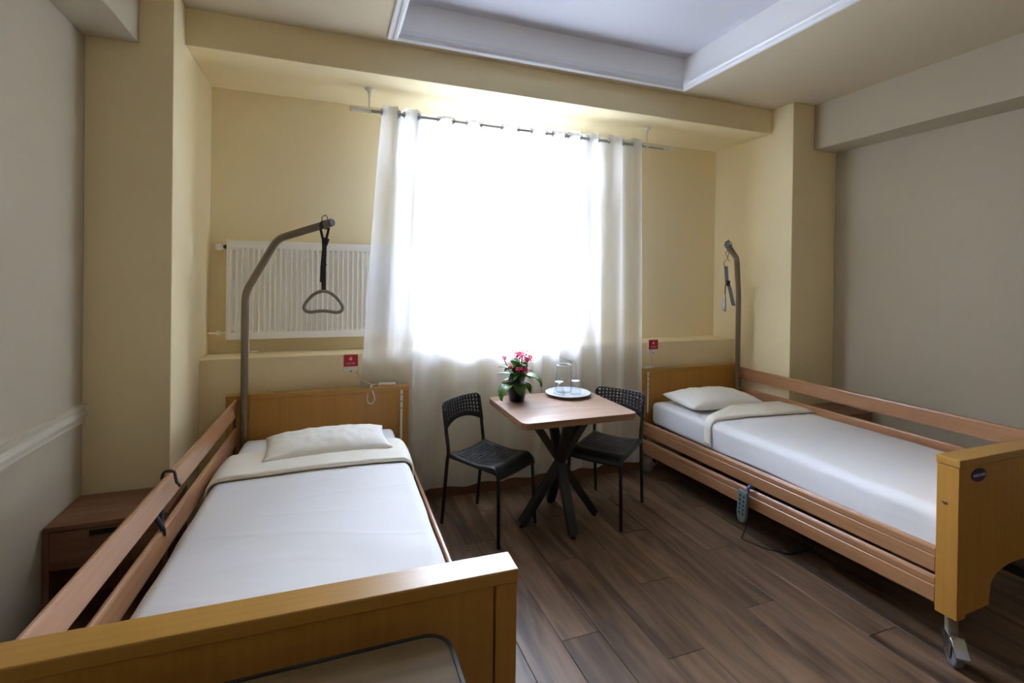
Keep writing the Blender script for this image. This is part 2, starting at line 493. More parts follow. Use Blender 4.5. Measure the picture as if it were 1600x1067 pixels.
# ceiling with a raised tray
TX0, TX1, TY0, TY1 = 0.36, 2.48, -1.2, 3.02
cb = MB()
cb.box(XWL, TX0, YREAR, YB, ZC, ZTOP); cb.box(TX1, XWR, YREAR, YB, ZC, ZTOP)
cb.box(TX0, TX1, YREAR, TY0, ZC, ZTOP); cb.box(TX0, TX1, TY1, YB, ZC, ZTOP)
struct(cb.build('ceiling', 'ceiling'))
struct(MB().box(XWL - T, XWR + T, YREAR - T, YB + .35, ZTOP, ZTOP + .12).build('ceiling_tray', 'white_ceiling'))
# white lining of the tray sides
e = .006
lb = MB()
lb.box(TX0, TX0 + e, TY0, TY1, ZC, ZTOP); lb.box(TX1 - e, TX1, TY0, TY1, ZC, ZTOP)
lb.box(TX0, TX1, TY0, TY0 + e, ZC, ZTOP); lb.box(TX0, TX1, TY1 - e, TY1, ZC, ZTOP)
struct(lb.build('trim_1', 'tray_side'))
# moulding frame under the tray edge: profile swept round the rectangle
prof = [(-.045, 0), (-.045, -.012), (-.036, -.016), (-.030, -.010), (-.018, -.012), (-.012, -.026), (.0, -.030), (.012, -.020), (.016, -.004), (.022, .004), (.022, .03), (0, .03)]
def frame_sweep(x0, x1, y0, y1, prof, z):
    v = []; n = len(prof)
    for (cx, cy, sx, sy) in ((x0, y0, 1, 1), (x1, y0, -1, 1), (x1, y1, -1, -1), (x0, y1, 1, -1)):
        for d, h in prof: v.append((cx + sx * d, cy + sy * d, z + h))
    f = []
    for c in range(4):
        for k in range(n):
            f.append((c * n + k, c * n + (k + 1) % n, ((c + 1) % 4) * n + (k + 1) % n, ((c + 1) % 4) * n + k))
    return v, f
struct(MB().add(*frame_sweep(TX0, TX1, TY0, TY1, prof, ZC)).build('trim_2', 'moulding'))
# chair rail on the left wall
cp = [(0, .875), (.010, .878), (.014, .888), (.012, .900), (.020, .906), (.024, .922), (.020, .938), (.014, .944), (.016, .958), (.024, .964), (.024, .972), (0, .974)]
struct(MB().prism([(XWL + a, b) for a, b in cp], 'Y', YREAR, YC).build('trim_3', 'chair_rail'))
# skirting
struct(MB().box(XL, XR, YL - .014, YL, 0, .075).build('baseboard_back', 'skirting', bevel=.003))
struct(MB().box(XWL, XWL + .014, YREAR, YC, 0, .075).build('baseboard_left', 'skirting', bevel=.003))
struct(MB().box(XWR - .014, XWR, YREAR, YC, 0, .075).build('baseboard_right', 'skirting', bevel=.003))
struct(MB().box(XWL, XWR, YREAR, YREAR + .014, 0, .075).build('baseboard_rear', 'skirting', bevel=.003))

# window
win = struct(empty('window_1', (0, 0, 0)))
yw = YB + .035
f = MB()
def ring(b, x0, x1, z0, z1, w, ya, yb_):
    b.box(x0, x1, ya, yb_, z0, z0 + w); b.box(x0, x1, ya, yb_, z1 - w, z1)
    b.box(x0, x0 + w, ya, yb_, z0 + w, z1 - w); b.box(x1 - w, x1, ya, yb_, z0 + w, z1 - w)
ring(f, WX0, WX1, WZ0, WZ1, .065, yw, yw + .07)
f.box(WX0 + .065, WX1 - .065, yw, yw + .07, 2.315, 2.385)
f.build('window_frame', 'window_frame', win, bevel=.004)
s = MB(); ring(s, WX0 + .055, WX1 - .055, WZ0 + .055, 2.325, .085, yw - .02, yw + .05)
sash = s.build('window_sash', 'window_frame', win, bevel=.004)
h = MB(); h.box(WX1 - .115, WX1 - .085, yw - .045, yw - .02, 1.68, 1.75); h.box(WX1 - .112, WX1 - .088, yw - .062, yw - .045, 1.60, 1.74)
h.build('window_handle', 'white_metal', sash, bevel=.003)
MB().box(WX0 + .14, WX1 - .14, yw + .012, yw + .018, WZ0 + .14, 2.24).build('pane', 'pane', win)
MB().box(WX0 + .06, WX1 - .06, yw + .03, yw + .036, 2.385, WZ1 - .065).build('pane', 'pane', win)
MB().box(WX0 - .02, WX1 + .02, YB - .05, YB + .2, WZ0 - .03, WZ0).build('window_sill', 'window_frame', win, bevel=.006)

# ------------------------------------------------------------------ beds
def side_rail_profile(h, t):
    """beech rail cross-section (offset, height): rounded with a groove"""
    p = [(0, 0), (t * .8, 0), (t, .006), (t, h * .60), (t - .003, h * .63), (t - .003, h * .66), (t, h * .69), (t, h - .014)]
    p += [(t - .004, h - .006), (t - .010, h), (.008, h), (.002, h - .004), (0, h - .012)]
    return p

def rail_mesh(name, x, outward, ya, za, yb_, zb, h, bed, t=.024, skew=0):
    pr = side_rail_profile(h, t)
    v = [(x + outward * (a + skew), ya, za + b) for a, b in pr] + [(x + outward * a, yb_, zb + b) for a, b in pr]
    n = len(pr)
    b = MB().add(v, [tuple(range(n)), tuple(range(n, 2 * n))] + [(i, (i + 1) % n, n + (i + 1) % n, n + i) for i in range(n)])
    return b.build(name, 'rail', bed)

def make_bed(name, loc, rz, W, s, label, group, FZ=.857):
    """s = side of the raised rail (-1 left, +1 right); head towards +y"""
    bed = empty(name, loc, rz, label, 'bed', group)
    h = W / 2
    HI, HO, FI, FO = 1.055, 1.118, -1.055, -1.137
    TOPZ = .857
    # headboard
    hb = MB().box(-h, h, HI + .006, HO, .32, TOPZ - .03).build('headboard', 'board_z', bed, bevel=.003)
    MB().box(-h - .003, h + .003, HI, HO + .002, TOPZ - .03, TOPZ).build('cap', 'board_x', hb, bevel=.004)
    for q in (-1, 1):
        MB().box(q * h - (.055 if q > 0 else 0), q * h + (.055 if q < 0 else 0), HI - .012, HI + .006, .36, TOPZ - .03).build('stile', 'board_z', hb, bevel=.003)
    # footboard: board with leg cut-out, stiles, cap
    x0, x1 = -h + .062, h - .062
    HZ_, TOPZ = TOPZ, FZ
    left = [(x0, TOPZ - .036), (x0, .215), (-h + .235, .222), (-h + .245, .300)] + [
        (-h + .245 + .19 * (1 - cos(radians(a))), .300 + .075 * sin(radians(a))) for a in range(10, 91, 10)]
    right = [(-a, b) for a, b in left][::-1]
    fb = MB().prism(left + right, 'Y', FI, FO + .008).build('footboard', 'board_z', bed)
    for q in (-1, 1):
        MB().box(min(q * h, q * (h - .058)), max(q * h, q * (h - .058)), FO + .001, FI, .205, TOPZ - .036).build('stile', 'board_z', fb, bevel=.003)
    MB().box(-h - .003, h + .003, FO - .004, FI + .003, TOPZ - .034, TOPZ).build('cap', 'board_x', fb, bevel=.004)
    TOPZ = HZ_
    # screw on the lowered side of the footboard
    MB().lathe([(0, .004), (.006, .004), (.008, 0)], 12).build('screw', 'steel', fb).matrix_local = Matrix.Translation((-s * h, FI - .03, .68)) @ Matrix.Rotation(-s * pi / 2, 4, 'Y')
    # rail guides: white slotted channels on the inner faces of the boards
    for q, z0, z1 in ((-s, .50, .835), (s, .45, .80)):
        for yy, sg in ((HI - .012, -1), (FI, 1)):
            g = MB().box(q * (h - .042), q * (h - .058) , min(yy, yy + sg * .006), max(yy, yy + sg * .006), z0, z1).build(
                'rail_guide', 'white_plastic' if q == -s else 'bed_steel', bed, bevel=.002)
            if q == -s:
                for k in range(3):
                    MB().box(q * (h - .046), q * (h - .054), min(yy + sg * .006, yy + sg * .0075), max(yy + sg * .006, yy + sg * .0075), z1 - .035 - k * .045, z1 - .028 - k * .045).build('slot', 'dark_slot', g)
    # raised side rails
    xr = s * (h - .052)
    for zt in (.838, .664):
        hh = .098
        rail_mesh('side_rail', xr - s * .012, s, FI + .004, zt - hh, HI - .014, zt - hh, hh, bed, skew=.024 if s < 0 else 0)
        for yy in (HI - .03, FI + .012):
            MB().box(xr - .006, xr + .010, yy - .006, yy + .012, zt - .075, zt - .02).build('rail_bracket', 'bed_steel', bed, bevel=.002)
    # lowered side rails
    xl = -s * (h - .016)
    rail_mesh('side_rail', xl + s * .012, -s, FI + .004, .362, HI - .014, .318, .112, bed)
    rail_mesh('side_rail', xl + s * .012, -s, FI + .004, .232, HI - .014, .168, .116, bed)
    # steel frame
    fr = MB()
    for q in (-1, 1): fr.box(q * .40 - .02, q * .40 + .02, FI, HI, .33, .39)
    for yy in (-.98, -.5, 0, .5, .98): fr.box(-.40, .40, yy - .02, yy + .02, .335, .385)
    fr.box(-.36, .36, -.62, -.56, .14, .20); fr.box(-.36, .36, .56, .62, .14, .20)
    for q in (-.33, .33):
        fr.box(q - .02, q + .02, FI - .01, HI, .13, .18)
        fr.beam((q, -.6, .17), (q, -.15, .35), .03, .04); fr.beam((q, .6, .17), (q, .15, .35), .03, .04)
    fr.build('bed_frame', 'bed_steel', bed)
    MB().box(-.10, .10, -.30, .28, .20, .30).build('motor', 'black_plastic', bed, bevel=.02)
    for k in range(11):
        yy = -.95 + k * .19
        MB().box(-.43, .43, yy - .03, yy + .03, .39, .405).build('slat', 'bed_steel', bed)
    # castors
    for qx in (-1, 1):
        for qy in (FO + .045, HO - .035):
            c = empty('castor', (qx * (h - .05), qy, 0), radians(-42 if qy < 0 else 35)); c.parent = bed; c.scale = (1.18, 1.18, 1.18)
            MB().lathe([(.019, .10), (.019, .31)], 16).build('leg', 'pole', c, smooth=False)
            w = MB(); w.lathe([(.0, -.014), (.030, -.016), (.038, -.012), (.047, -.012), (.050, -.006), (.050, .006), (.047, .012), (.038, .012), (.030, .016), (0, .014)], 28)
            wo = w.build('wheel', mat_wheel, c, smooth=True)
            wo.matrix_local = Matrix.Translation((0, -.022, .050)) @ Matrix.Rotation(pi / 2, 4, 'Y')
            fk = MB()
            for q in (-1, 1):
                fk.prism([(-.045, .035), (-.030, .030), (-.005, .050), (.020, .100), (.020, .112), (-.040, .112), (-.052, .085)], 'X', q * .021 - .002, q * .021 + .002)
            fk.box(-.023, .023, -.045, .020, .106, .114)
            fk.build('fork', 'chrome', c, bevel=.001)
            bp = MB(); bp.prism([(-.050, .095), (-.085, .062), (-.092, .064), (-.092, .070), (-.056, .106), (-.040, .112), (-.038, .106)], 'X', -.020, .020)
            bp.build('brake_pedal', 'chrome', c, bevel=.001)
    return bed
mat_wheel = mat('grey_castor_tread', (0.16, 0.17, 0.20), 0.45)

LB = ( -.055, 2.34, 0); LROT = radians(-1.25); LW = 1.10
RB = (2.9675, 2.38, 0); RROT = 0.0; RW = 1.05
bedL = make_bed('care_bed', LB, LROT, LW, -1, 'golden beech care bed on the left, below the radiator and hanging grip', None, .842)
bedR = make_bed('care_bed', RB, RROT, RW, 1, 'golden beech care bed on the right with navy oval badge on its footboard', None, .874)

# badge on the right footboard
def text_obj(txt, size, m, parent, mw, name='lettering', extrude=.0004):
    c = bpy.data.curves.new(name, 'FONT'); c.body = txt; c.size = size; c.extrude = extrude
    c.align_x = 'CENTER'; c.align_y = 'CENTER'; c.resolution_u = 3
    o = bpy.data.objects.new(name, c); COL.objects.link(o)
    dg = bpy.context.evaluated_depsgraph_get()
    me = bpy.data.meshes.new_from_object(o.evaluated_get(dg))
    bpy.data.objects.remove(o)
    me.materials.clear(); me.materials.append(M[m])
    o = bpy.data.objects.new(name, me); COL.objects.link(o); o.parent = parent
    o.matrix_local = mw
    return o
bz, bx = .795, 2.585 - RB[0]
bd = MB().prism([(bx + .050 * cos(a * pi / 16), bz + .028 * sin(a * pi / 16)) for a in range(32)], 'Y', -1.1325, -1.1285).build('badge', 'badge_blue', bedR, label='navy oval maker badge with white lettering')
text_obj('INVACARE', .0175, 'badge_print', bd, Matrix.Translation((bx, -1.1328, bz - .001)) @ Matrix.Rotation(pi / 2, 4, 'X'))

# lifting poles
def lifting_pole(bed, base, z1, p2, tip):
    """points in bed coordinates"""
    base = Vector(base)
    pts = [base, Vector((base.x, base.y, z1)), Vector(p2), Vector(tip)]
    pole = MB().tube(bent(pts, .06, 8), .0212, 16).build('lifting_pole', 'pole', bed, smooth=True)
    d = (Vector(tip) - Vector(p2)).normalized()
    MB().tube([Vector(tip), Vector(tip) + d * .014], [.0222, .0200], 16).build('end_cap', 'grey_strap', pole, smooth=False)
    # wire loop above the arm
    c = Vector(tip) - d * .045
    u = Vector((0, 0, 1))
    lp = [c - d * .020 + u * .010, c - d * .020 + u * .040, c - d * .012 + u * .050, c + d * .012 + u * .050, c + d * .020 + u * .040, c + d * .020 + u * .010]
    MB().tube(lp, .0032, 8).build('wire_loop', 'pole', pole, smooth=True)
    MB().lathe([(.024, .40), (.024, .46), (.0, .46)], 16, (base.x, base.y, 0)).build('pole_socket', 'bed_steel', bed)
    return pole
def tobed(bed, p):
    c, s_ = cos(-bed.rotation_euler.z), sin(-bed.rotation_euler.z)
    q = Vector(p) - Vector(bed.location)
    return Vector((q.x * c - q.y * s_, q.x * s_ + q.y * c, q.z))
PL_base, PL_2, PL_tip = (-.475, 3.345, .40), (-.285, 3.165, 1.813), (.004, 2.880, 1.892)
PR_base, PR_2, PR_tip = (3.372, 3.345, .40), (3.165, 3.165, 1.79), (2.812, 2.905, 1.872)
lifting_pole(bedL, tobed(bedL, PL_base), 1.49, tobed(bedL, PL_2), tobed(bedL, PL_tip))
lifting_pole(bedR, tobed(bedR, PR_base), 1.49, tobed(bedR, PR_2), tobed(bedR, PR_tip))

def band(pts, w, side, t=.003):
    """flat strap along points, width direction 'side'"""
    P = [Vector(p) for p in pts]; sd = Vector(side).normalized() * (w / 2)
    v = [];
    for i, p in enumerate(P):
        tg = (P[min(i + 1, len(P) - 1)] - P[max(i - 1, 0)]).normalized()
        n = tg.cross(sd).normalized() * (t / 2)
        v += [p - sd - n, p + sd - n, p + sd + n, p - sd + n]
    f = [(3, 2, 1, 0), tuple(4 * (len(P) - 1) + k for k in range(4))]
    for i in range(len(P) - 1):
        for k in range(4): f.append((4 * i + k, 4 * i + (k + 1) % 4, 4 * i + 4 + (k + 1) % 4, 4 * i + 4 + k))
    return MB().add(v, f)

# left trapeze handle, hanging over the pillow
tz = empty('trapeze_handle', (-.028, 2.912, 1.40), 0, 'grey stirrup grip hanging on a dark strap in front of the radiator', 'trapeze handle')
# local coordinates; arm centre above at z .483
ax = Vector((cos(-YAW), sin(-YAW), 0))     # grip lies roughly across the view of the bed head
loop = []
for i in range(25):
    a = 2 * pi * i / 24
    loop.append((.0 + .0255 * cos(a), 0, .483 + .0225 * sin(a)))
dirL = (Vector(PL_tip) - Vector(PL_2)).normalized()
perp = dirL.cross(Vector((0, 0, 1))).normalized()
hc = Vector((0, 0, .481))
b = band([hc + perp * (.0245 * cos(a)) + Vector((0, 0, 1)) * (.0245 * sin(a)) for a in [radians(-60 + 15 * k) for k in range(21)]] , .022, dirL)
st = b.build('strap', 'strap', tz)
b = MB()
b1 = band([hc + perp * .018 + Vector((0, 0, -.020)) - dirL * .01, Vector((-.006, 0, .40)), Vector((-.004, 0, .36))], .014, ax)
b2 = band([hc - perp * .012 + Vector((0, 0, -.018)) + dirL * .022, Vector((.010, 0, .40)), Vector((.002, 0, .36))], .014, ax)
b.add(b1.v, b1.f); b.add(b2.v, b2.f)
b3 = band([Vector((.002, .002, .37)), Vector((.0, 0, .25)), Vector((.001, 0, .115))], .024, ax, .006); b.add(b3.v, b3.f)
b4 = band([Vector((-.004, -.006, .36)), Vector((-.012, -.008, .25)), Vector((-.014, -.008, .165))], .012, ax); b.add(b4.v, b4.f)
b.build('strap', 'strap', tz)
MB().box(-.015, .015, -.010, .008, -.020, .020, Matrix.Translation((.008, 0, .390)) @ Matrix.Rotation(radians(18), 4, 'Y')).build('buckle', 'black_plastic', tz, bevel=.003)
MB().box(-.015, .015, -.008, .006, .258, .266).build('strap_keeper', 'black_plastic', tz, bevel=.001)
gp = []
outline = [(-.02, .113), (.02, .113), (.062, .090), (.098, .048), (.108, .022), (.096, .004), (.07, -.002), (.035, .003), (0, .006), (-.035, .003), (-.07, -.002), (-.096, .004), (-.108, .022), (-.098, .048), (-.062, .090)]
n = len(outline)
cl = []
for i in range(n):
    p0, p1, p2, p3 = [Vector((*outline[(i + k) % n], 0)) for k in (-1, 0, 1, 2)]
    for k in range(5):
        t = k / 5
        q = 0.5 * ((2 * p1) + (p2 - p0) * t + (2 * p0 - 5 * p1 + 4 * p2 - p3) * t * t + (3 * p1 - p0 - 3 * p2 + p3) * t ** 3)
        cl.append(ax * q.x + Vector((0, 0, q.y)))
MB().tube(cl, .0092, 10, closed=True).build('grip', 'grip', tz, smooth=True)

# right trapeze strap, rolled up under its arm
tr = empty('trapeze_handle', (2.846, 2.931, 1.37), 0, 'slate grey strap with pale grip bunched up beside the tall pole by the right column', 'trapeze handle')
dR = (Vector(PR_tip) - Vector(PR_2)).normalized(); pR = dR.cross(Vector((0, 0, 1))).normalized()
hc = Vector((0, 0, .511))
vx = Vector((cos(-.75), sin(-.75), 0))
band([hc + pR * (.0245 * cos(a)) + Vector((0, 0, .0245 * sin(a))) for a in [radians(-60 + 15 * k) for k in range(21)]], .02, dR).build('strap', 'strap', tr)
b = MB()
for g in (band([hc + pR * .015 + Vector((0, 0, -.018)), vx * .004 + Vector((0, 0, .44)), vx * -.004 + Vector((0, 0, .40)), vx * -.030 + Vector((0, 0, .37)), vx * -.022 + Vector((0, 0, .335))], .006, vx, .004),
          band([hc - pR * .015 + Vector((0, 0, -.018)), vx * -.018 + Vector((0, 0, .45)), vx * -.006 + Vector((0, 0, .41)), vx * .012 + Vector((0, 0, .38))], .006, vx, .004)):
    b.add(g.v, g.f)
b.build('cord', 'pole', tr)
g = band([vx * -.014 + Vector((0, 0, .345)), vx * -.006 + Vector((0, 0, .23)), vx * .014 + Vector((0, 0, .18)), vx * .036 + Vector((0, 0, .072)), vx * .044 + Vector((0, 0, .045))], .026, vx, .004)
g.build('strap', 'grey_strap', tr)
MB().box(-.016, .016, -.010, .010, .195, .235).build('buckle', 'black_plastic', tr, bevel=.003)
MB().tube([vx * -.016 + Vector((0, 0, .20)), vx * -.018 + Vector((0, 0, .13))], .004, 8).build('cord', 'black_plastic', tr)
g = MB().tube([vx * -.016 + Vector((0, 0, .130)), vx * -.018 + Vector((0, 0, .10)), vx * -.022 + Vector((0, 0, .04)), vx * -.022 + Vector((0, 0, 0))], [.006, .010, .016, .015], 12)
g.build('grip', mat('pale_grey_grip', (.42, .42, .40), .4), tr, smooth=True)

# rubber hook on the left bed's raised rail (holds a loop of tube below)
hk = empty('rail_hook', (-.566, 2.20, .840), 0, 'black curved hook clipped over the raised rail of the left bed', 'hook')
o_ = [(.036, .012, -.058), (.030, .018, -.050), (.026, .008, -.040), (.024, 0, -.018), (.019, 0, .004), (.0, 0, .0095), (-.016, 0, .002), (-.021, 0, -.03), (-.022, 0, -.085)]
MB().tube(smooth_path(o_, 5), .0055, 10).build('hook', 'black_rubber', hk, smooth=True)
MB().tube(smooth_path([(-.022, 0, -.08), (-.020, -.005, -.14), (-.015, -.02, -.19), (.0, -.05, -.21), (.004, -.08, -.17), (-.018, -.085, -.12), (-.026, -.085, -.10)], 6), .009, 10).build('tube_loop', mat('navy_black_tube', (.012, .013, .035), .4), hk, smooth=True)

# ------------------------------------------------------------------ bedding
def bed_matrix(loc, rz): return Matrix.Translation(loc) @ Matrix.Rotation(rz, 4, 'Z')

def wrinkle(x, y, seed, amp):
    v = Vector((x * 2.2 + seed, y * 3.0, seed * 1.7))
    r = noise.noise(v) * .5 + noise.noise(v * 2.3) * .28
    ridge = 1 - abs(noise.noise(Vector((x * 1.6 + seed * 2, y * 6.0, seed))) * 2)
    r += max(0, ridge - .86) * .8
    # short sharp puckers
    p = noise.noise(Vector((x * 3.1 + 7, y * 9.0 + 2 * x, seed + 3)))
    r += max(0, .06 - abs(p - .25)) * 5 * max(0, noise.noise(Vector((x * 2.0, y * 2.0, seed + 11))))
    return r * amp

def make_mattress(loc, rz, label, seed):
    root = empty('mattress', loc, rz, label, 'mattress', None)
    b = MB()
    X, Y0, Y1, Z0, Z1, r = .445, -1.02, 1.03, .406, .592, .035
    sec = rrect(-X, X, Z0, Z1, r, 5)
    n = len(sec); rows = []
    ys = [Y0, Y0 + .010, Y0 + .035] + [Y0 + .035 + (Y1 - Y0 - .07) * k / 30 for k in range(1, 30)] + [Y1 - .035, Y1 - .010, Y1]
    for yy in ys:
        sh = 0
        d = min(yy - Y0, Y1 - yy)
        if d < .034: sh = .035 - sqrt(max(0, .035 ** 2 - (.035 - d) ** 2))
        rows.append([(x_ * (X - sh * .7) / X, yy, (z_ - .5) * (.1 - sh) / .1 + .5 + (wrinkle(x_, yy, seed, .008) if z_ > .5 else 0) ) for x_, z_ in sec])
    v = [p for rw in rows for p in rw]
    f = [(i * n + k, i * n + (k + 1) % n, (i + 1) * n + (k + 1) % n, (i + 1) * n + k) for i in range(len(rows) - 1) for k in range(n)]
    f += [tuple(range(n)), tuple((len(rows) - 1) * n + k for k in range(n))]
    b.add(v, f); b.build('fitted_sheet', 'sheet', root, smooth=True)
    return root

def across(u, X, drop, ztop, r=.05):
    """point along a cover profile: hangs 'drop' down each side; u in 0..1 -> (x, z)"""
    L = 2 * (drop - r) + 2 * (pi * r / 2) + 2 * (X - r)
    s_ = u * L
    d0 = drop - r
    if s_ < d0: return -X, ztop - drop + s_
    s_ -= d0
    if s_ < pi * r / 2:
        a = s_ / r; return -X + r - r * cos(a), ztop - r + r * sin(a)
    s_ -= pi * r / 2
    if s_ < 2 * (X - r): return -X + r + s_, ztop
    s_ -= 2 * (X - r)
    if s_ < pi * r / 2:
        a = s_ / r; return X - r + r * sin(a), ztop - r + r * cos(a)
    s_ -= pi * r / 2
    return X, ztop - r - s_

def make_duvet(loc, rz, label, seed, skew, band_w, hem_near, side):
    root = empty('duvet', loc, rz, label, 'duvet', None)
    X = .462
    NU, NV = 110, 170
    yF, yH = -1.035, .30
    Z = .620
    def ztop(x_, y_):
        return Z + wrinkle(x_, y_, seed, .011) + .012 * (1 - (x_ / X) ** 2) - .004
    def main(u, v):
        xx, zz = across(u, X + .006, .185 + .008 * sin(7 * v + seed), Z)
        y_ = yF + (yH + skew * xx / X - yF) * v
        d = (ztop(xx, y_) - Z) * max(0, min(1, (zz - Z + .08) / .08))
        ox = wrinkle(y_, zz * 1.5, seed + 5, .010) * (1 if abs(xx) > X - .02 else 0) * (1 if xx > 0 else -1)
        # soft sag and puckers near the foot
        return (xx + ox, y_, zz + d)
    MB().grid(main, NU, NV).build('cover', 'linen', root, smooth=True, solid=.016, offset=-1)
    # folded-back band: one closed roll over the head end of the cover
    def foldp(u, v):
        xx, zz = across(u, X + .012, .16 + .01 * sin(5 * u + seed), Z + .004)
        bw = band_w * (1 - hem_near * max(0, -side * xx / X))
        y0 = yH + skew * xx / X - .006 + .006 * sin(6 * u + seed)
        a = v
        if a < .15:
            t = a / .15 * pi
            yy, off = y0 + .006 - .010 * sin(t), .011 * (1 - cos(t))
        else:
            t = (a - .15) / .85
            yy, off = y0 + .006 + bw * t, .022 * (1 - .25 * t) + .006 * sin(pi * t)
            if t > .93: off -= (t - .93) / .07 * .012
        d = (wrinkle(xx, yy, seed, .011) + .012 * (1 - (xx / X) ** 2) - .004 + wrinkle(xx * 2, yy * 3, seed + 9, .007) * a) * max(0, min(1, (zz - Z + .08) / .08))
        nx = 0; nz = 1
        if abs(xx) > X - .05:
            k = (abs(xx) - (X - .05)) / .062; k = max(0, min(1, k)); nx = sin(k * pi / 2) * (1 if xx > 0 else -1); nz = cos(k * pi / 2)
        return (xx + nx * off * .6, yy, zz + nz * off + d)
    MB().grid(foldp, 90, 40).build('folded_band', 'cream_linen', root, smooth=True, solid=.009, offset=-1)
    return root

def make_pillow(loc, rz, w, d, t, label, seed, tilt=0, mt='pillow_linen'):
    root = empty('pillow', loc, rz, label, 'pillow', None)
    NU, NV = 44, 32
    def shape(sgn):
        def fn(u, v):
            a, c = 2 * u - 1, 2 * v - 1
            pin = 1 - .07 * (1 - abs(c) ** 2) * abs(a) ** 6 * 1.0
            xx = a * w / 2 * (1 - .05 * (1 - c * c) * abs(a) ** 3)
            yy = c * d / 2 * (1 - .08 * (1 - a * a) * abs(c) ** 3)
            prof_ = (max(0, 1 - abs(a) ** 2.8) ** .50) * (max(0, 1 - abs(c) ** 2.6) ** .50)
            cr = noise.noise(Vector((a * 3 + seed, c * 3, seed))) * .010 * prof_ + noise.noise(Vector((a * 9 + seed, c * 3, seed))) * .006 * min(1, prof_ * 1.4)
            zz = t * (.70 if sgn > 0 else .30) * prof_ * sgn
            if sgn > 0: zz += cr
            z0 = t * .30 + .004
            return (xx, yy, z0 + max(zz, -t * .30) + tilt * c * d / 2 + .010 * abs(a) ** 4 * abs(c) ** 4)
        return fn
    b = MB().grid(shape(1), NU, NV); b.grid(shape(-1), NU, NV)
    b.build('pillowcase', mt, root, smooth=True)
    # corner seam flange
    return root

make_mattress(LB, LROT, 'white-sheeted mattress on the left bed, seen beside its pillow', 1.3)
make_mattress(RB, RROT, 'white-sheeted mattress on the right bed, seen above its lowered rails', 4.1)
make_duvet(LB, LROT, 'white duvet with cream folded band on the left bed', 2.0, .02, .36, 0, -1)
make_duvet(RB, RROT, 'white duvet with cream folded band on the right bed', 6.4, -.02, .30, .80, 1)
make_pillow((.005, 2.965, .612), radians(3), .66, .40, .106, 'plump white pillow on the left bed under the hanging grip', 3.1, .02)
make_pillow((2.90, 3.12, .604), radians(-4), .68, .42, .122, 'plump white pillow on the right bed against its headboard', 8.2, .04)

# ------------------------------------------------------------------ dining table
TZ = .765
tb = empty('dining_table', (1.445, 2.94, 0), 0, 'square oak-topped table on crossed black legs between the two beds', 'table')
tx0, tx1, ty0, ty1 = 1.055 - 1.445, 1.830 - 1.445, 2.605 - 2.94, 3.285 - 2.94
top = MB().prism(rrect(tx0, tx1, ty0, ty1, .045, 8), 'Z', TZ - .040, TZ).build('tabletop', 'table', tb, bevel=.002)
MB().prism(rrect(tx0 - .0015, tx1 + .0015, ty0 - .0015, ty1 + .0015, .046, 8), 'Z', TZ - .038, TZ - .003).build('edge_band', 'table_edge', top)
feet = [(1.176, 2.92), (1.501, 3.181), (1.427, 2.686), (1.701, 2.912)]
cc = Vector((1.445, 2.925, .395))
for k, (fx, fy) in enumerate(feet):
    f0 = Vector((fx, fy, .022)); d = (cc - f0) / (cc.z - f0.z)
    tp = f0 + d * (TZ - .041 - .022)
    o = Vector((1.445, 2.94, 0))
    lg = MB().beam(f0 - o, tp - o, .058, .046, up=(d.x, d.y, 0)).build('leg', 'leg_metal', tb, bevel=.003)
    MB().lathe([(.012, 0), (.016, .003), (.016, .012), (.007, .016), (.007, .03)], 12, tuple(Vector((fx, fy, 0)) - o)).build('levelling_foot', 'black_rubber', lg)
MB().box(-.17, .17, -.17, .17, TZ - .047, TZ - .040).build('mounting_plate', 'leg_metal', tb)

# plate, carafe and two upturned glasses
PC = Vector((1.618, 3.160, TZ))
pb = MB().lathe([(0, .004), (.085, .004), (.100, .0), (.108, .0), (.118, .006), (.158, .020), (.163, .024), (.160, .0265), (.118, .013), (.105, .009), (0, .008)], 56, PC)
tag(pb.build('serving_plate', 'plate', smooth=True), 'round white plate under the carafe and glasses on the table', 'plate')
def lathe_obj(name, prof, c, m, n=40):
    return MB().lathe(prof, n, c).build(name, m, smooth=True)
cr = empty('carafe', PC + Vector((-.005, .060, .0095)), 0, 'clear glass carafe with a looped handle at the back of the plate', 'carafe')
H_ = .245
pr = [(0, 0), (.050, 0), (.056, .004), (.058, .015), (.057, .12), (.053, .17), (.051, .195), (.055, H_), (.0525, H_ + .001), (.0485, .195), (.050, .17), (.0535, .12), (.0545, .02), (.050, .010), (0, .008)]
pr = [(0, .002), (.050, .002), (.056, .006), (.058, .015), (.057, .12), (.053, .17), (.0515, .195), (.052, .21), (.055, H_)]
b = MB().lathe(pr, 40)
b.v = [(x_ - (.012 if z_ > .235 and x_ < -.03 else 0), y_, z_ + (.022 if z_ > .235 and x_ < -.03 else 0) - (.022 if z_ > .235 and x_ > .02 else 0)) for x_, y_, z_ in b.v]
b.build('body', 'glass', cr, smooth=True)
MB().tube(smooth_path([(.052, 0, .222), (.075, 0, .226), (.093, 0, .212), (.098, 0, .16), (.098, 0, .10), (.082, 0, .082), (.057, 0, .085)], 6), .0052, 10).build('handle', 'glass', cr, smooth=True)
glass_prof = [(.0395, 0), (.0385, .016), (.034, .036), (.025, .058), (.014, .073), (.0095, .079), (.0095, .084), (.014, .088), (.029, .092), (.0305, .094), (.029, .0955), (0, .0965)]
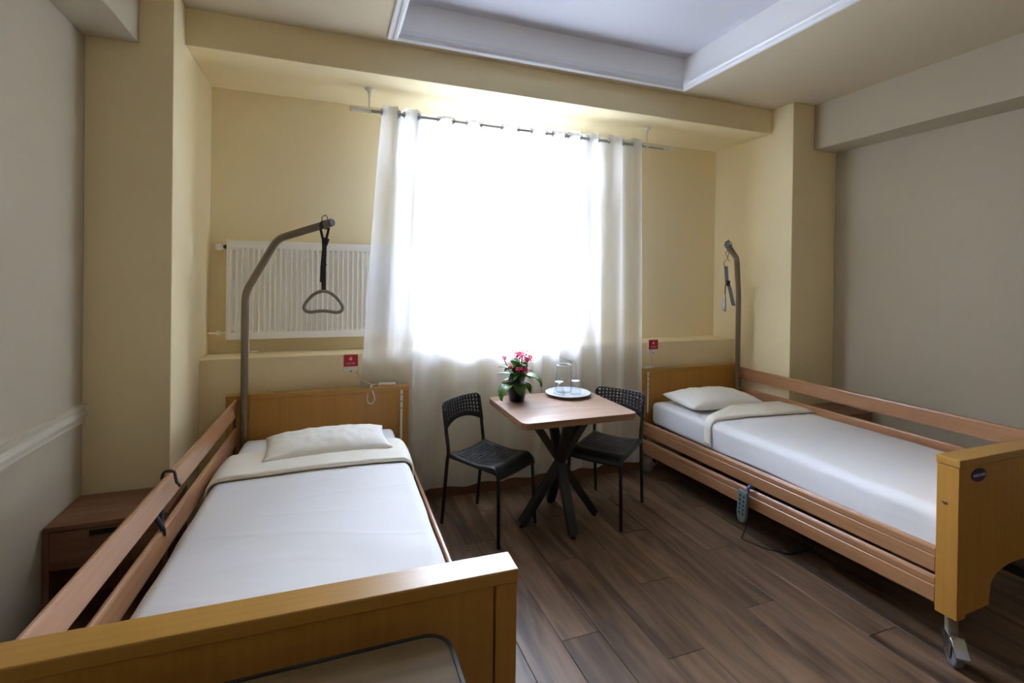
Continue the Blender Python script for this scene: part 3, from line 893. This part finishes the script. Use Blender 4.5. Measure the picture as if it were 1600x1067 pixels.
for k, (gx, gy, lb_) in enumerate(((-.072, -.002, 'short-stemmed glass standing upside down left on the plate'), (.056, -.010, 'short-stemmed glass standing upside down right on the plate'))):
    g = empty('stemmed_glass', PC + Vector((gx, gy, .0095)), 0, lb_, 'glass')
    MB().lathe(glass_prof[:6], 32).build('bowl', 'glass', g, smooth=True)
    MB().lathe(glass_prof[5:], 32).build('foot', 'glass_glint', g, smooth=True)
    MB().lathe([(.0385, 0), (.0402, 0), (.0402, .0015), (.0385, .0015)], 32, closed=True).build('rim', 'glass_glint', g, smooth=True)
MB().lathe([(.0505, .198), (.0535, .196), (.0545, .200), (.0535, .204), (.0505, .203)], 40, closed=True).build('neck_ring', 'glass_glint', cr, smooth=True)

# potted kalanchoe
pp = Vector((1.212, 3.128, TZ))
pt = empty('potted_kalanchoe', pp, 0, 'pink-flowered kalanchoe in a black pot on the table', 'plant')
MB().lathe([(0, 0), (.047, 0), (.052, .004), (.070, .118), (.072, .122), (.068, .123), (.064, .112), (0, .108)], 36).build('pot', 'pot', pt, smooth=True)
MB().lathe([(0, .112), (.064, .110)], 24).build('soil', 'soil', pt)
rnd = random.Random(11)
def leaf(base, azi, elev, length, width, droop, name='leaf'):
    N, W_ = 12, 8
    d = Vector((cos(azi), sin(azi), 0)); sd = Vector((-sin(azi), cos(azi), 0))
    pts = []; p = Vector(base); e_ = elev
    for i in range(N + 1):
        pts.append((p.copy(), e_))
        p = p + (d * cos(e_) + Vector((0, 0, sin(e_)))) * (length / N)
        e_ -= droop / N
    def fn(u, v):
        i = min(N, int(round(v * N)))
        q, el = pts[i]
        t = i / N
        wd = width * (sin(pi * min(1, (t * .92 + .04)) ** .8)) * .5
        if t < .15: wd *= .35 + t * 3
        c = 2 * u - 1
        if abs(c) > .9: wd *= 1 + .13 * sin(i * pi * .999 + .5)
        nrm = Vector((-d.x * sin(el), -d.y * sin(el), cos(el)))
        return q + sd * (wd * c) + nrm * (abs(c) ** 1.6 * width * .10)
    return MB().grid(fn, W_, N).build(name, 'leaf', pt, smooth=True, solid=.0022)
# camera-facing azimuth is about -1.95 rad; the big drooping leaves sit left, right and front
VA = math.atan2(-pp.y, -pp.x)
LR = VA - pi / 2     # towards picture left
RR = VA + pi / 2     # towards picture right
big = [((-.035, -.03, .115), LR + .5, .05, .150, .125, 2.0), ((.045, .0, .150), RR - .15, .60, .160, .120, 2.2), ((.0, -.035, .12), VA + .15, .1, .10, .080, 1.9),
       ((.03, -.02, .12), VA + .75, .25, .105, .060, 1.9), ((-.02, .0, .17), LR + .1, .45, .12, .05, .8), ((-.02, .0, .21), LR + .1, .45, .115, .050, .6),
       ((0, 0, .22), VA - .5, 1.0, .10, .07, .7), ((0, 0, .20), LR + .8, .8, .11, .07, 1.2), ((0, 0, .23), RR - .8, .7, .09, .06, 1.3),
       ((0, 0, .17), VA + .4, .5, .11, .075, 1.6), ((0, 0, .18), VA - .3, .4, .11, .075, 1.6), ((0, 0, .15), LR, .1, .11, .06, .9)]
for a in big: leaf(*a)
for k in range(22):
    a = rnd.uniform(0, 2 * pi); z = rnd.uniform(.12, .26)
    leaf((cos(a) * .012, sin(a) * .012, z), a, rnd.uniform(.1, .9), rnd.uniform(.06, .10), rnd.uniform(.05, .078), rnd.uniform(.8, 1.9))
st_ = MB()
RV = Vector((cos(RR), sin(RR), 0))
FV = Vector((cos(VA), sin(VA), 0))
heads = [(.035, 0, .315, 15, .045), (.060, .02, .300, 9, .035), (.012, .01, .305, 8, .03), (.075, -.01, .285, 6, .025), (-.090, .0, .290, 6, .016), (-.050, .04, .240, 6, .018),
         (.004, .06, .225, 8, .020), (.045, .05, .225, 8, .020), (.068, .02, .215, 4, .014), (-.045, .055, .150, 5, .014), (-.002, .0, .325, 4, .02)]
for (rx, fx, z, cnt, sp) in heads:
    c = RV * rx + FV * fx + Vector((0, 0, z))
    st_.tube(smooth_path([(0, 0, .11), tuple(c * .5 + Vector((0, 0, .04))), tuple(c - Vector((0, 0, .012)))], 4), [.0030] * 9, 6)
    fl_ = MB()
    for k in range(cnt * 2):
        q = c + Vector((rnd.gauss(0, 1), rnd.gauss(0, 1), rnd.gauss(0, .6))) * sp * .55
        nn = (q - c + FV * .02 + Vector((0, 0, .02))).normalized()
        t1 = nn.orthogonal().normalized(); t2 = nn.cross(t1)
        R_ = rnd.uniform(.009, .0125)
        v = [q - nn * .002]
        ph = rnd.uniform(0, pi)
        for j in range(8):
            a = ph + j * pi / 4; r_ = R_ if j % 2 == 0 else R_ * .45
            v.append(q + (t1 * cos(a) + t2 * sin(a)) * r_ + nn * (.002 if j % 2 == 0 else 0))
        v.append(q - nn * .004)
        fl_.add(v, [(0, j + 1, (j + 1) % 8 + 1) for j in range(8)] + [(9, (j + 1) % 8 + 1, j + 1) for j in range(8)])
    fl_.build('flower_cluster', 'petal', pt)
st_.build('stems', 'stem', pt, smooth=True)

# ------------------------------------------------------------------ chairs
def make_chair():
    ch = empty('dining_chair', (0, 0, 0))
    # local: faces +y. rear feet y -.235, front feet y +.23
    # frame: each side is one bent tube family, legs are separate parts
    def rear_path(q):
        return [(q * .178, -.245, 0), (q * .178, -.205, .40), (q * .176, -.195, .47), (q * .178, -.215, .60), (q * .180, -.238, .74)]
    for q in (-1, 1):
        MB().tube(smooth_path(rear_path(q), 5), .0115, 10).build('rear_leg', 'black_metal', ch, smooth=True)
        MB().tube(bent([(q * .196, .235, 0), (q * .180, .215, .432), (q * .180, .10, .436), (q * .178, -.198, .452)], .035, 6), .0115, 10).build('front_leg', 'black_metal', ch, smooth=True)
    # seat shell, 0..1 across and front to back
    def seatf(u, v):
        c = 2 * u - 1
        y_ = -.185 + v * .44
        hw = .182 + .014 * v
        z_ = .462 - .018 * sin(pi * min(1, v / .8)) - .006 * (1 - c * c)
        if v > .80:
            t = (v - .80) / .20
            y_ = -.185 + .80 * .44 + .060 * sin(t * pi / 2)
            z_ = .462 - .006 * (1 - c * c) - .062 * (1 - cos(t * pi / 2))
        z_ += .014 * (1 - v) * abs(c) ** 3
        x_ = c * hw
        if abs(c) > .97: z_ -= .012
        return (x_, y_, z_)
    NS = 31
    MB().grid(seatf, NS, NS, skip=lambda i, j: i % 2 == 1 and j % 2 == 1 and 2 < i < NS - 3 and 2 < j < NS - 9).build('seat', 'black_plastic', ch, smooth=True, solid=.0045)
    # back shell
    def backf(u, v):
        c = 2 * u - 1
        hw = .192
        top_z = .792 - .0 * c * c
        bot_z = .655 - .055 * abs(c) ** 2.2
        z_ = bot_z + (top_z - bot_z) * v
        x_ = c * hw
        if v > .8 and abs(c) > .80:
            z_ -= (abs(c) - .80) / .20 * (v - .8) / .2 * .030 * ((abs(c) - .8) / .2)
        lean = (z_ - .6) * .19
        y_ = -.222 - lean - .030 * (1 - c * c) + .012
        return (x_, y_, z_)
    NB, NH = 29, 13
    MB().grid(backf, NB, NH, skip=lambda i, j: i % 2 == 0 and j % 2 == 1 and 1 < i < NB - 2 and 1 < j < NH - 1).build('backrest', 'black_plastic', ch, smooth=True, solid=.007)
    return ch
c1 = make_chair()
c2 = copy_tree(c1)
fw = Vector((.258, -.389)); c1.location = (.988, 3.035, 0); c1.rotation_euler.z = math.atan2(fw.y, fw.x) - pi / 2
tag(c1, 'black perforated plastic chair on the left of the table, its back to the curtain', 'chair', 'chairs at the table')
fw = Vector((-.369, -.278)); c2.location = (1.828, 2.97, 0); c2.rotation_euler.z = math.atan2(fw.y, fw.x) - pi / 2
tag(c2, 'black perforated plastic chair on the right of the table, next to the right bed', 'chair', 'chairs at the table')

# ------------------------------------------------------------------ nightstands
def make_night(loc, w, d, h, label, m1='night'):
    ns = empty('nightstand', loc, 0, label, 'nightstand', None)
    top = MB().box(-w / 2, w / 2, -d / 2, d / 2, h - .022, h).build('tabletop', m1, ns, bevel=.002)
    for q in (-1, 1):
        MB().box(min(q * w / 2, q * (w / 2 - .02)), max(q * w / 2, q * (w / 2 - .02)), -d / 2 + .004, d / 2, .03, h - .022).build('side_panel', 'night_z', ns, bevel=.001)
        for yy in (-d / 2 + .03, d / 2 - .03):
            MB().lathe([(.012, 0), (.014, .03)], 12, (q * (w / 2 - .03), yy, 0)).build('foot', 'black_rubber', ns)
    MB().box(-w / 2 + .02, w / 2 - .02, d / 2 - .012, d / 2 - .004, .05, h - .022).build('back_panel', 'night_z', ns)
    MB().box(-w / 2 + .02, w / 2 - .02, -d / 2 + .01, d / 2 - .012, .05, .07).build('bottom_shelf', m1, ns)
    MB().box(-w / 2 + .02, w / 2 - .02, -d / 2 + .02, d / 2 - .012, h - .195, h - .18).build('shelf', m1, ns)
    zt, zb = h - .026, h - .178
    dr = MB()
    x0, x1, ya, yb_ = -w / 2 + .022, w / 2 - .022, -d / 2 + .002, -d / 2 + .02
    sx = .065
    dr.box(x0, -sx, ya, yb_, zb, zt); dr.box(sx, x1, ya, yb_, zb, zt); dr.box(-sx, sx, ya, yb_, zb, zt - .034); dr.box(-sx, sx, ya, yb_, zt - .008, zt)
    do = dr.build('drawer', m1, ns)
    MB().prism(rrect(-sx, sx, zt - .034, zt - .008, .012, 5), 'Y', ya + .010, ya + .014).build('handle_slot', 'dark_slot', do)
    return ns
make_night((-.885, 2.745, 0), .440, .33, .535, 'walnut-look nightstand with slotted drawer between the left wall and left bed')
make_night((3.735, 2.745, 0), .440, .33, .600, 'walnut-look nightstand with slotted drawer behind the far rail of the right bed')

# ------------------------------------------------------------------ near table corner at the bottom edge of the picture
nt_ = empty('side_table', (-.128, .768, 0), 0, 'weathered oak table with black rim standing against the left bed footboard', 'table')
R_ = rrect(-.43, .392, -.33, .362, .055, 8)
R2 = rrect(-.43 - .008, .392 + .008, -.33 - .008, .362 + .008, .062, 8)
MB().prism(R_, 'Z', .735, .764).build('tabletop', 'near_table', nt_)
n = len(R_)
rm = MB().add([(*p, z) for z in (.733, .767) for p in R_] + [(*p, z) for z in (.733, .767) for p in R2],
              [(i, (i + 1) % n, n + (i + 1) % n, n + i) for i in range(n)] + [(2 * n + i, 2 * n + (i + 1) % n, 3 * n + (i + 1) % n, 3 * n + i) for i in range(n)]
              + [(n + i, n + (i + 1) % n, 3 * n + (i + 1) % n, 3 * n + i) for i in range(n)] + [(i, (i + 1) % n, 2 * n + (i + 1) % n, 2 * n + i) for i in range(n)])
rm.build('rim', 'black_rubber', nt_)
for qx in (-.34, .30):
    for qy in (-.25, .27):
        MB().box(qx - .015, qx + .015, qy - .015, qy + .015, 0, .735).build('leg', 'leg_metal', nt_)

# ------------------------------------------------------------------ radiator
ra = empty('radiator', (-.04, YB, 1.17), 0, 'white ribbed panel radiator on the wall left of the window', 'radiator')
RX0, RX1, RZ1 = -.632 + .04, .55 + .04, .655
y0 = -.10
MB().box(RX0, RX1, y0 + .018, -.035, .012, RZ1 - .012).build('rear_panel', 'radiator', ra, bevel=.004)
# pressed front: profile with raised ribs
def radf(nr):
    p = [(RX0 + .004, y0 + .018), (RX0 + .004, y0 + .004), (RX0 + .012, y0)]
    pitch = (RX1 - RX0 - .05) / nr
    for k in range(nr):
        a = RX0 + .025 + k * pitch
        p += [(a, y0), (a + pitch * .14, y0 + .015), (a + pitch * .66, y0 + .015), (a + pitch * .80, y0)]
    p += [(RX1 - .012, y0), (RX1 - .004, y0 + .004), (RX1 - .004, y0 + .018)]
    return p
pf = radf(34)
bb = MB()
zs_ = [(.0, 0), (.045, 0), (.060, 1), (RZ1 - .060, 1), (RZ1 - .045, 0), (RZ1, 0)]
v = []
for z_, k in zs_:
    for a, b_ in pf:
        yy = b_ if (k or b_ > y0 + .0155) else y0
        if b_ in (y0 + .018, y0 + .004): yy = b_
        v.append((a, yy, z_))
n = len(pf)
bb.add(v, [(i * n + k, i * n + k + 1, (i + 1) * n + k + 1, (i + 1) * n + k) for i in range(len(zs_) - 1) for k in range(n - 1)])
bb.build('front_panel', 'radiator', ra)
gr = MB(); gr.box(RX0, RX1, y0 + .002, -.02, RZ1 - .004, RZ1 + .006)
gr.build('top_grille', 'radiator', ra, bevel=.002)
MB().box(RX0 - .003, RX0 + .004, y0, -.02, -.004, RZ1 + .004).build('side_cover', 'radiator', ra, bevel=.002)
MB().box(RX1 - .004, RX1 + .003, y0, -.02, -.004, RZ1 + .004).build('side_cover', 'radiator', ra, bevel=.002)
for qx in (RX0 + .12, RX1 - .12): MB().box(qx - .02, qx + .02, -.035, 0, .05, RZ1 - .05).build('wall_bracket', 'radiator', ra)
vz = RZ1 - .04
MB().tube([(RX0 - .055, -.055, vz), (RX0 - .003, -.055, vz)], [.009, .009], 12).build('pipe', 'bed_steel', ra)
vl = MB().tube([(RX0 - .075, -.055, vz), (RX0 - .070, -.055, vz), (RX0 - .040, -.055, vz), (RX0 - .028, -.055, vz)], [.012, .022, .023, .015], 16).build('thermostatic_valve', 'white_plastic', ra, smooth=False)
MB().tube([(RX0 - .02, -.055, vz), (RX0 - .003, -.055, vz)], .014, 12).build('valve_collar', 'black_plastic', ra)
MB().tube([(XL + .044, -.055, .045), (RX0 - .003, -.055, .045)], .007, 12).build('pipe', 'radiator', ra)
MB().lathe([(.012, -.016), (.012, .016)], 12, (RX0 - .05, -.055, .045)).build('pipe_fitting', 'radiator', ra)
MB().tube(bent([(RX0 + .125, -.06, .006), (RX0 + .125, -.06, -.088), (RX0 + .18, -.06, -.088)], .012), .006, 10).build('drain_pipe', 'radiator', ra, smooth=True)
MB().tube([(RX0 + .17, -.06, -.088), (RX0 + .185, -.06, -.088)], .009, 10).build('drain_cap', 'white_plastic', ra)

# ------------------------------------------------------------------ curtain rod and sheer curtain
RY, RZ = 3.41, 2.705
rd = empty('curtain_rod', (0, RY, RZ), 0, 'grey metal curtain rod hung from two white ceiling brackets', 'curtain rod')
MB().tube([(.20, 0, 0), (2.60, 0, -.004)], .0115, 14).build('rod', 'rod', rd, smooth=False)
for xx, sg in ((.145, -1), (2.665, 1)):
    MB().tube([(xx - sg * .06, 0, 0), (xx - sg * .03, 0, 0), (xx - sg * .025, 0, 0), (xx - sg * .01, 0, 0), (xx, 0, 0), (xx + sg * .015, 0, 0), (xx + sg * .02, 0, 0), (xx + sg * .032, 0, 0)],
              [.013, .013, .018, .019, .012, .016, .018, .013], 14).build('finial', 'white_metal', rd, smooth=True)
for xx in (.238, 2.438):
    br = MB().tube([(xx, 0, .012), (xx, 0, ZN - RZ - .02)], .0065, 10).build('bracket', 'white_metal', rd, smooth=False)
    MB().lathe([(.009, ZN - RZ - .055), (.010, ZN - RZ - .03), (.014, ZN - RZ - .018), (.030, ZN - RZ - .006), (.032, ZN - RZ)], 20, (xx, 0, 0)).build('flange', 'white_metal', br, smooth=True)
    MB().tube([(xx - .010, 0, 0), (xx + .010, 0, 0)], .017, 14).build('ring_clamp', 'white_metal', br)
MB().tube([(2.40, 0, -.0005), (2.64, 0, -.001)], .0125, 14).build('sleeve', 'white_metal', rd)
MB().tube([(.17, 0, -.0005), (.25, 0, -.001)], .0125, 14).build('sleeve', 'white_metal', rd)

eye = [0.326, 0.428, 0.475, 0.562, 0.709, 0.805, 0.913, 1.008, 1.179, 1.295, 1.413, 1.524, 1.588, 1.685, 1.718, 1.818, 1.897, 1.978, 2.083, 2.202, 2.298, 2.385]
NE = len(eye)
cu = empty('sheer_curtain', (0, RY, 0), 0, 'sheer white eyelet curtain hanging across the window down to the skirting', 'curtain')
PER = 12
bot_knots = [(-.05, .165), (1, .30), (2, .40), (3, .475), (3.8, .535), (5, .68), (8, 1.13), (10, 1.38), (12, 1.58), (14, 1.74), (16, 1.95), (18, 2.12), (20, 2.33), (21, 2.46)]
def lerp_knots(K, s_):
    if s_ <= K[0][0]: return K[0][1]
    for (a, b_), (c, d) in zip(K, K[1:]):
        if s_ <= c: return b_ + (d - b_) * (s_ - a) / (c - a)
    return K[-1][1]
def curt(u, v):
    s_ = u * (NE - 1)
    i = min(NE - 2, int(s_)); t = s_ - i
    xt = eye[i] + (eye[i + 1] - eye[i]) * (t - sin(2 * pi * t) * .06)
    ztop_, zbot = RZ + .042, .105
    z_ = ztop_ + (zbot - ztop_) * v
    k = min(1, max(0, (v - .01)) / .99)
    xb = lerp_knots(bot_knots, s_)
    # left edge flares towards the bed head
    x_ = xt + (xb - xt) * (k ** .8 if s_ < 4 else k)
    ph = pi * s_
    A = .036 * (1 - .35 * k)
    sgn = -sin(ph)            # in front (-y) between even and odd eyelets
    y_ = A * (abs(sin(ph)) ** .75) * (1 if sgn > 0 else -1)
    y_ += .012 * k * noise.noise(Vector((s_ * .9, v * 1.3, 3.3))) * 2
    x_ += .020 * k * noise.noise(Vector((s_ * .5, v * 1.1, 9.1)))
    x_ += .012 * sin(2 * ph) * k
    z_ += .008 * noise.noise(Vector((s_ * .8, 0, 5))) * (1 if v > .97 else 0)
    if v < .03: z_ += .006 * cos(2 * ph)
    y_ += .018 * k
    lim = .072 if x_ > .50 else .090
    y_ = min(y_, lim)
    if x_ < .56 and z_ < 1.0: y_ = max(y_, .078 + .004 * sin(ph))   # passes behind the headboard
    elif x_ < .56 and z_ < 1.15: y_ = y_ + (max(y_, .078) - y_) * (1.15 - z_) / .15
    return (x_, y_, z_)
cl_ = MB().grid(curt, (NE - 1) * PER, 90).build('cloth', 'sheer', cu, smooth=True)
MB().grid(lambda u, v: tuple(Vector(curt(u, v * .045)) + Vector((0, -.0018, 0))), (NE - 1) * PER, 6).build('header_tape', 'sheer', cu, smooth=True)
MB().grid(lambda u, v: tuple(Vector(curt(u, .972 + v * .028)) + Vector((0, -.0018, 0))), (NE - 1) * PER, 4).build('hem', 'sheer', cu, smooth=True)
for i in range(NE - 1):
    a = 0.9 if i % 2 else -0.9
    g = MB().lathe([(.0175, -.0025), (.0225, -.003), (.0245, 0), (.0225, .003), (.0175, .0025), (.0165, 0)], 20, closed=True).build('eyelet', 'steel', cu, smooth=True)
    g.matrix_local = Matrix.Translation((eye[i], 0, RZ)) @ Matrix.Rotation(a * (1 if True else 0), 4, 'Z') @ Matrix.Rotation(pi / 2, 4, 'Y')

# ------------------------------------------------------------------ nurse call units
def call_unit(x, z, label):
    r = empty('nurse_call', (x, YL, z), 0, label, 'call unit', 'nurse call units on the ledge wall')
    base = MB().box(-.047, .047, -.014, 0, -.060, .056).build('base', 'white_plastic', r, bevel=.003)
    fc = MB().box(-.046, .046, -.020, -.014, -.024, .057).build('front_plate', 'red', r, bevel=.002)
    text_obj('NŐVÉR', .0175, 'sign_print', fc, Matrix.Translation((0, -.0204, -.004)) @ Matrix.Rotation(pi / 2, 4, 'X'))
    # hand symbol
    hd = MB()
    hd.prism(rrect(-.008, .008, .018, .032, .004, 3), 'Y', -.0208, -.0200)
    for k in range(4): hd.prism(rrect(-.008 + k * .0043, -.005 + k * .0043, .030, .040 + (.004 if k in (1, 2) else 0), .0012, 2), 'Y', -.0208, -.0200)
    hd.prism([(-.008, .020), (-.015, .029), (-.013, .031), (-.008, .027)], 'Y', -.0208, -.0200)
    hd.build('hand_symbol', 'sign_print', fc)
    MB().lathe([(0, .0), (.003, 0), (.003, -.002)], 10).build('indicator', 'black_plastic', r).matrix_local = Matrix.Translation((-.026, -.0145, -.034)) @ Matrix.Rotation(pi / 2, 4, 'X')
    MB().box(-.006, .006, -.0155, -.012, -.058, -.052).build('socket', 'dark_slot', r)
    return r
call_unit(.144, 1.012, 'red and white nurse call unit on the ledge wall above the left bed')
call_unit(2.598, 1.036, 'red and white nurse call unit on the ledge wall above the right bed')
HZ = .857
# corded handset on the left headboard: cord belongs to the handset
hs = empty('call_handset', (.378, 3.428, HZ + .001), radians(-8), 'white handset with looped cream cord lying on the left headboard', 'handset')
MB().box(-.056, .056, -.016, .016, 0, .020).build('body', 'white_plastic', hs, bevel=.006)
MB().box(-.045, .045, -.0165, -.0145, .003, .010).build('label_strip', mat('pinkish_label', (.75, .42, .36), .5), hs)
cord = [(-.056, 0, .010), (-.080, -.01, .012), (-.095, -.032, .012), (-.100, -.047, -.005), (-.086, -.052, -.04), (-.078, -.054, -.08), (-.100, -.055, -.106), (-.124, -.054, -.09), (-.122, -.050, -.04), (-.108, -.045, .0),
        (-.106, -.020, .016), (-.14, .012, .026), (-.175, .030, .045), (-.200, .045, .085), (-.208, .062, .098)]
MB().tube(smooth_path(cord, 6), .0045, 8).build('cord', 'cream_cord', hs, smooth=True)
hs2 = empty('call_handset', (2.520, 3.462, HZ + .001), radians(6), 'white handset with thin cord lying on the right headboard', 'handset')
MB().box(-.045, .045, -.016, .016, 0, .018).build('body', 'white_plastic', hs2, bevel=.007)
MB().tube(smooth_path([(.042, 0, .010), (.062, .008, .014), (.068, .026, .030), (.066, .034, .10), (.070, .036, .122)], 6), .0028, 8).build('cord', 'cream_cord', hs2, smooth=True)

# ------------------------------------------------------------------ bed hand control on the right bed's lower rail
rc = empty('bed_remote', (RB[0] - RW / 2 - .008, 2.325, .325), 0, 'grey-green hand control with dark buttons hooked on the lower rail of the right bed', 'remote')
rot = Matrix.Translation((-.014, 0, -.012)) @ Matrix.Rotation(radians(-3), 4, 'Y') @ Matrix.Rotation(radians(7), 4, 'X')
poly = [(.030, -.005), (.034, -.015), (.034, -.165)] + [(.034 * cos(radians(a)) * .9, -.175 + .034 * sin(radians(a))) for a in range(-15, -166, -15)] + [(-.034, -.165), (-.034, -.015), (-.030, -.005)]
b = MB().prism(poly, 'X', -.022, .0)
o = b.build('body', 'handset', rc, bevel=.004); o.matrix_local = rot
for i in range(5):
    for q in (-1, 1):
        bt = MB().box(-.0245, -.021, q * .014 - .006, q * .014 + .006, -.044 - i * .028, -.030 - i * .028).build('button', 'button', rc, bevel=.001)
        bt.matrix_local = rot
MB().tube(smooth_path([(-.012, -.02, -.02), (-.010, -.02, .008), (.004, -.02, .020), (.018, -.02, .020), (.030, -.02, .010), (.030, -.02, -.02)], 5), .008, 10, sec=(1, 1.4)).build('hook', 'blue_clip', rc, smooth=True)
cz = .325
MB().tube(smooth_path([(-.020, -.02, -.215), (-.022, -.012, -.25), (-.026, .0, -.29), (-.020, .01, -cz + .006), (.01, -.08, -cz + .005), (.05, -.15, -cz + .005), (.09, -.19, -cz + .005)], 7), .0035, 8).build('cable', 'black_rubber', rc, smooth=True)
MB().tube([(.09, -.19, -cz + .010), (.13, -.215, -cz + .010), (.20, -.22, -cz + .010)], .010, 10).build('plug', 'black_plastic', rc, smooth=True)
MB().tube(smooth_path([(.20, -.22, -cz + .010), (.32, -.20, -cz + .006), (.48, -.10, -cz + .10), (.53, .02, -cz + .22)], 6), .004, 8).build('cable', 'black_rubber', rc, smooth=True)
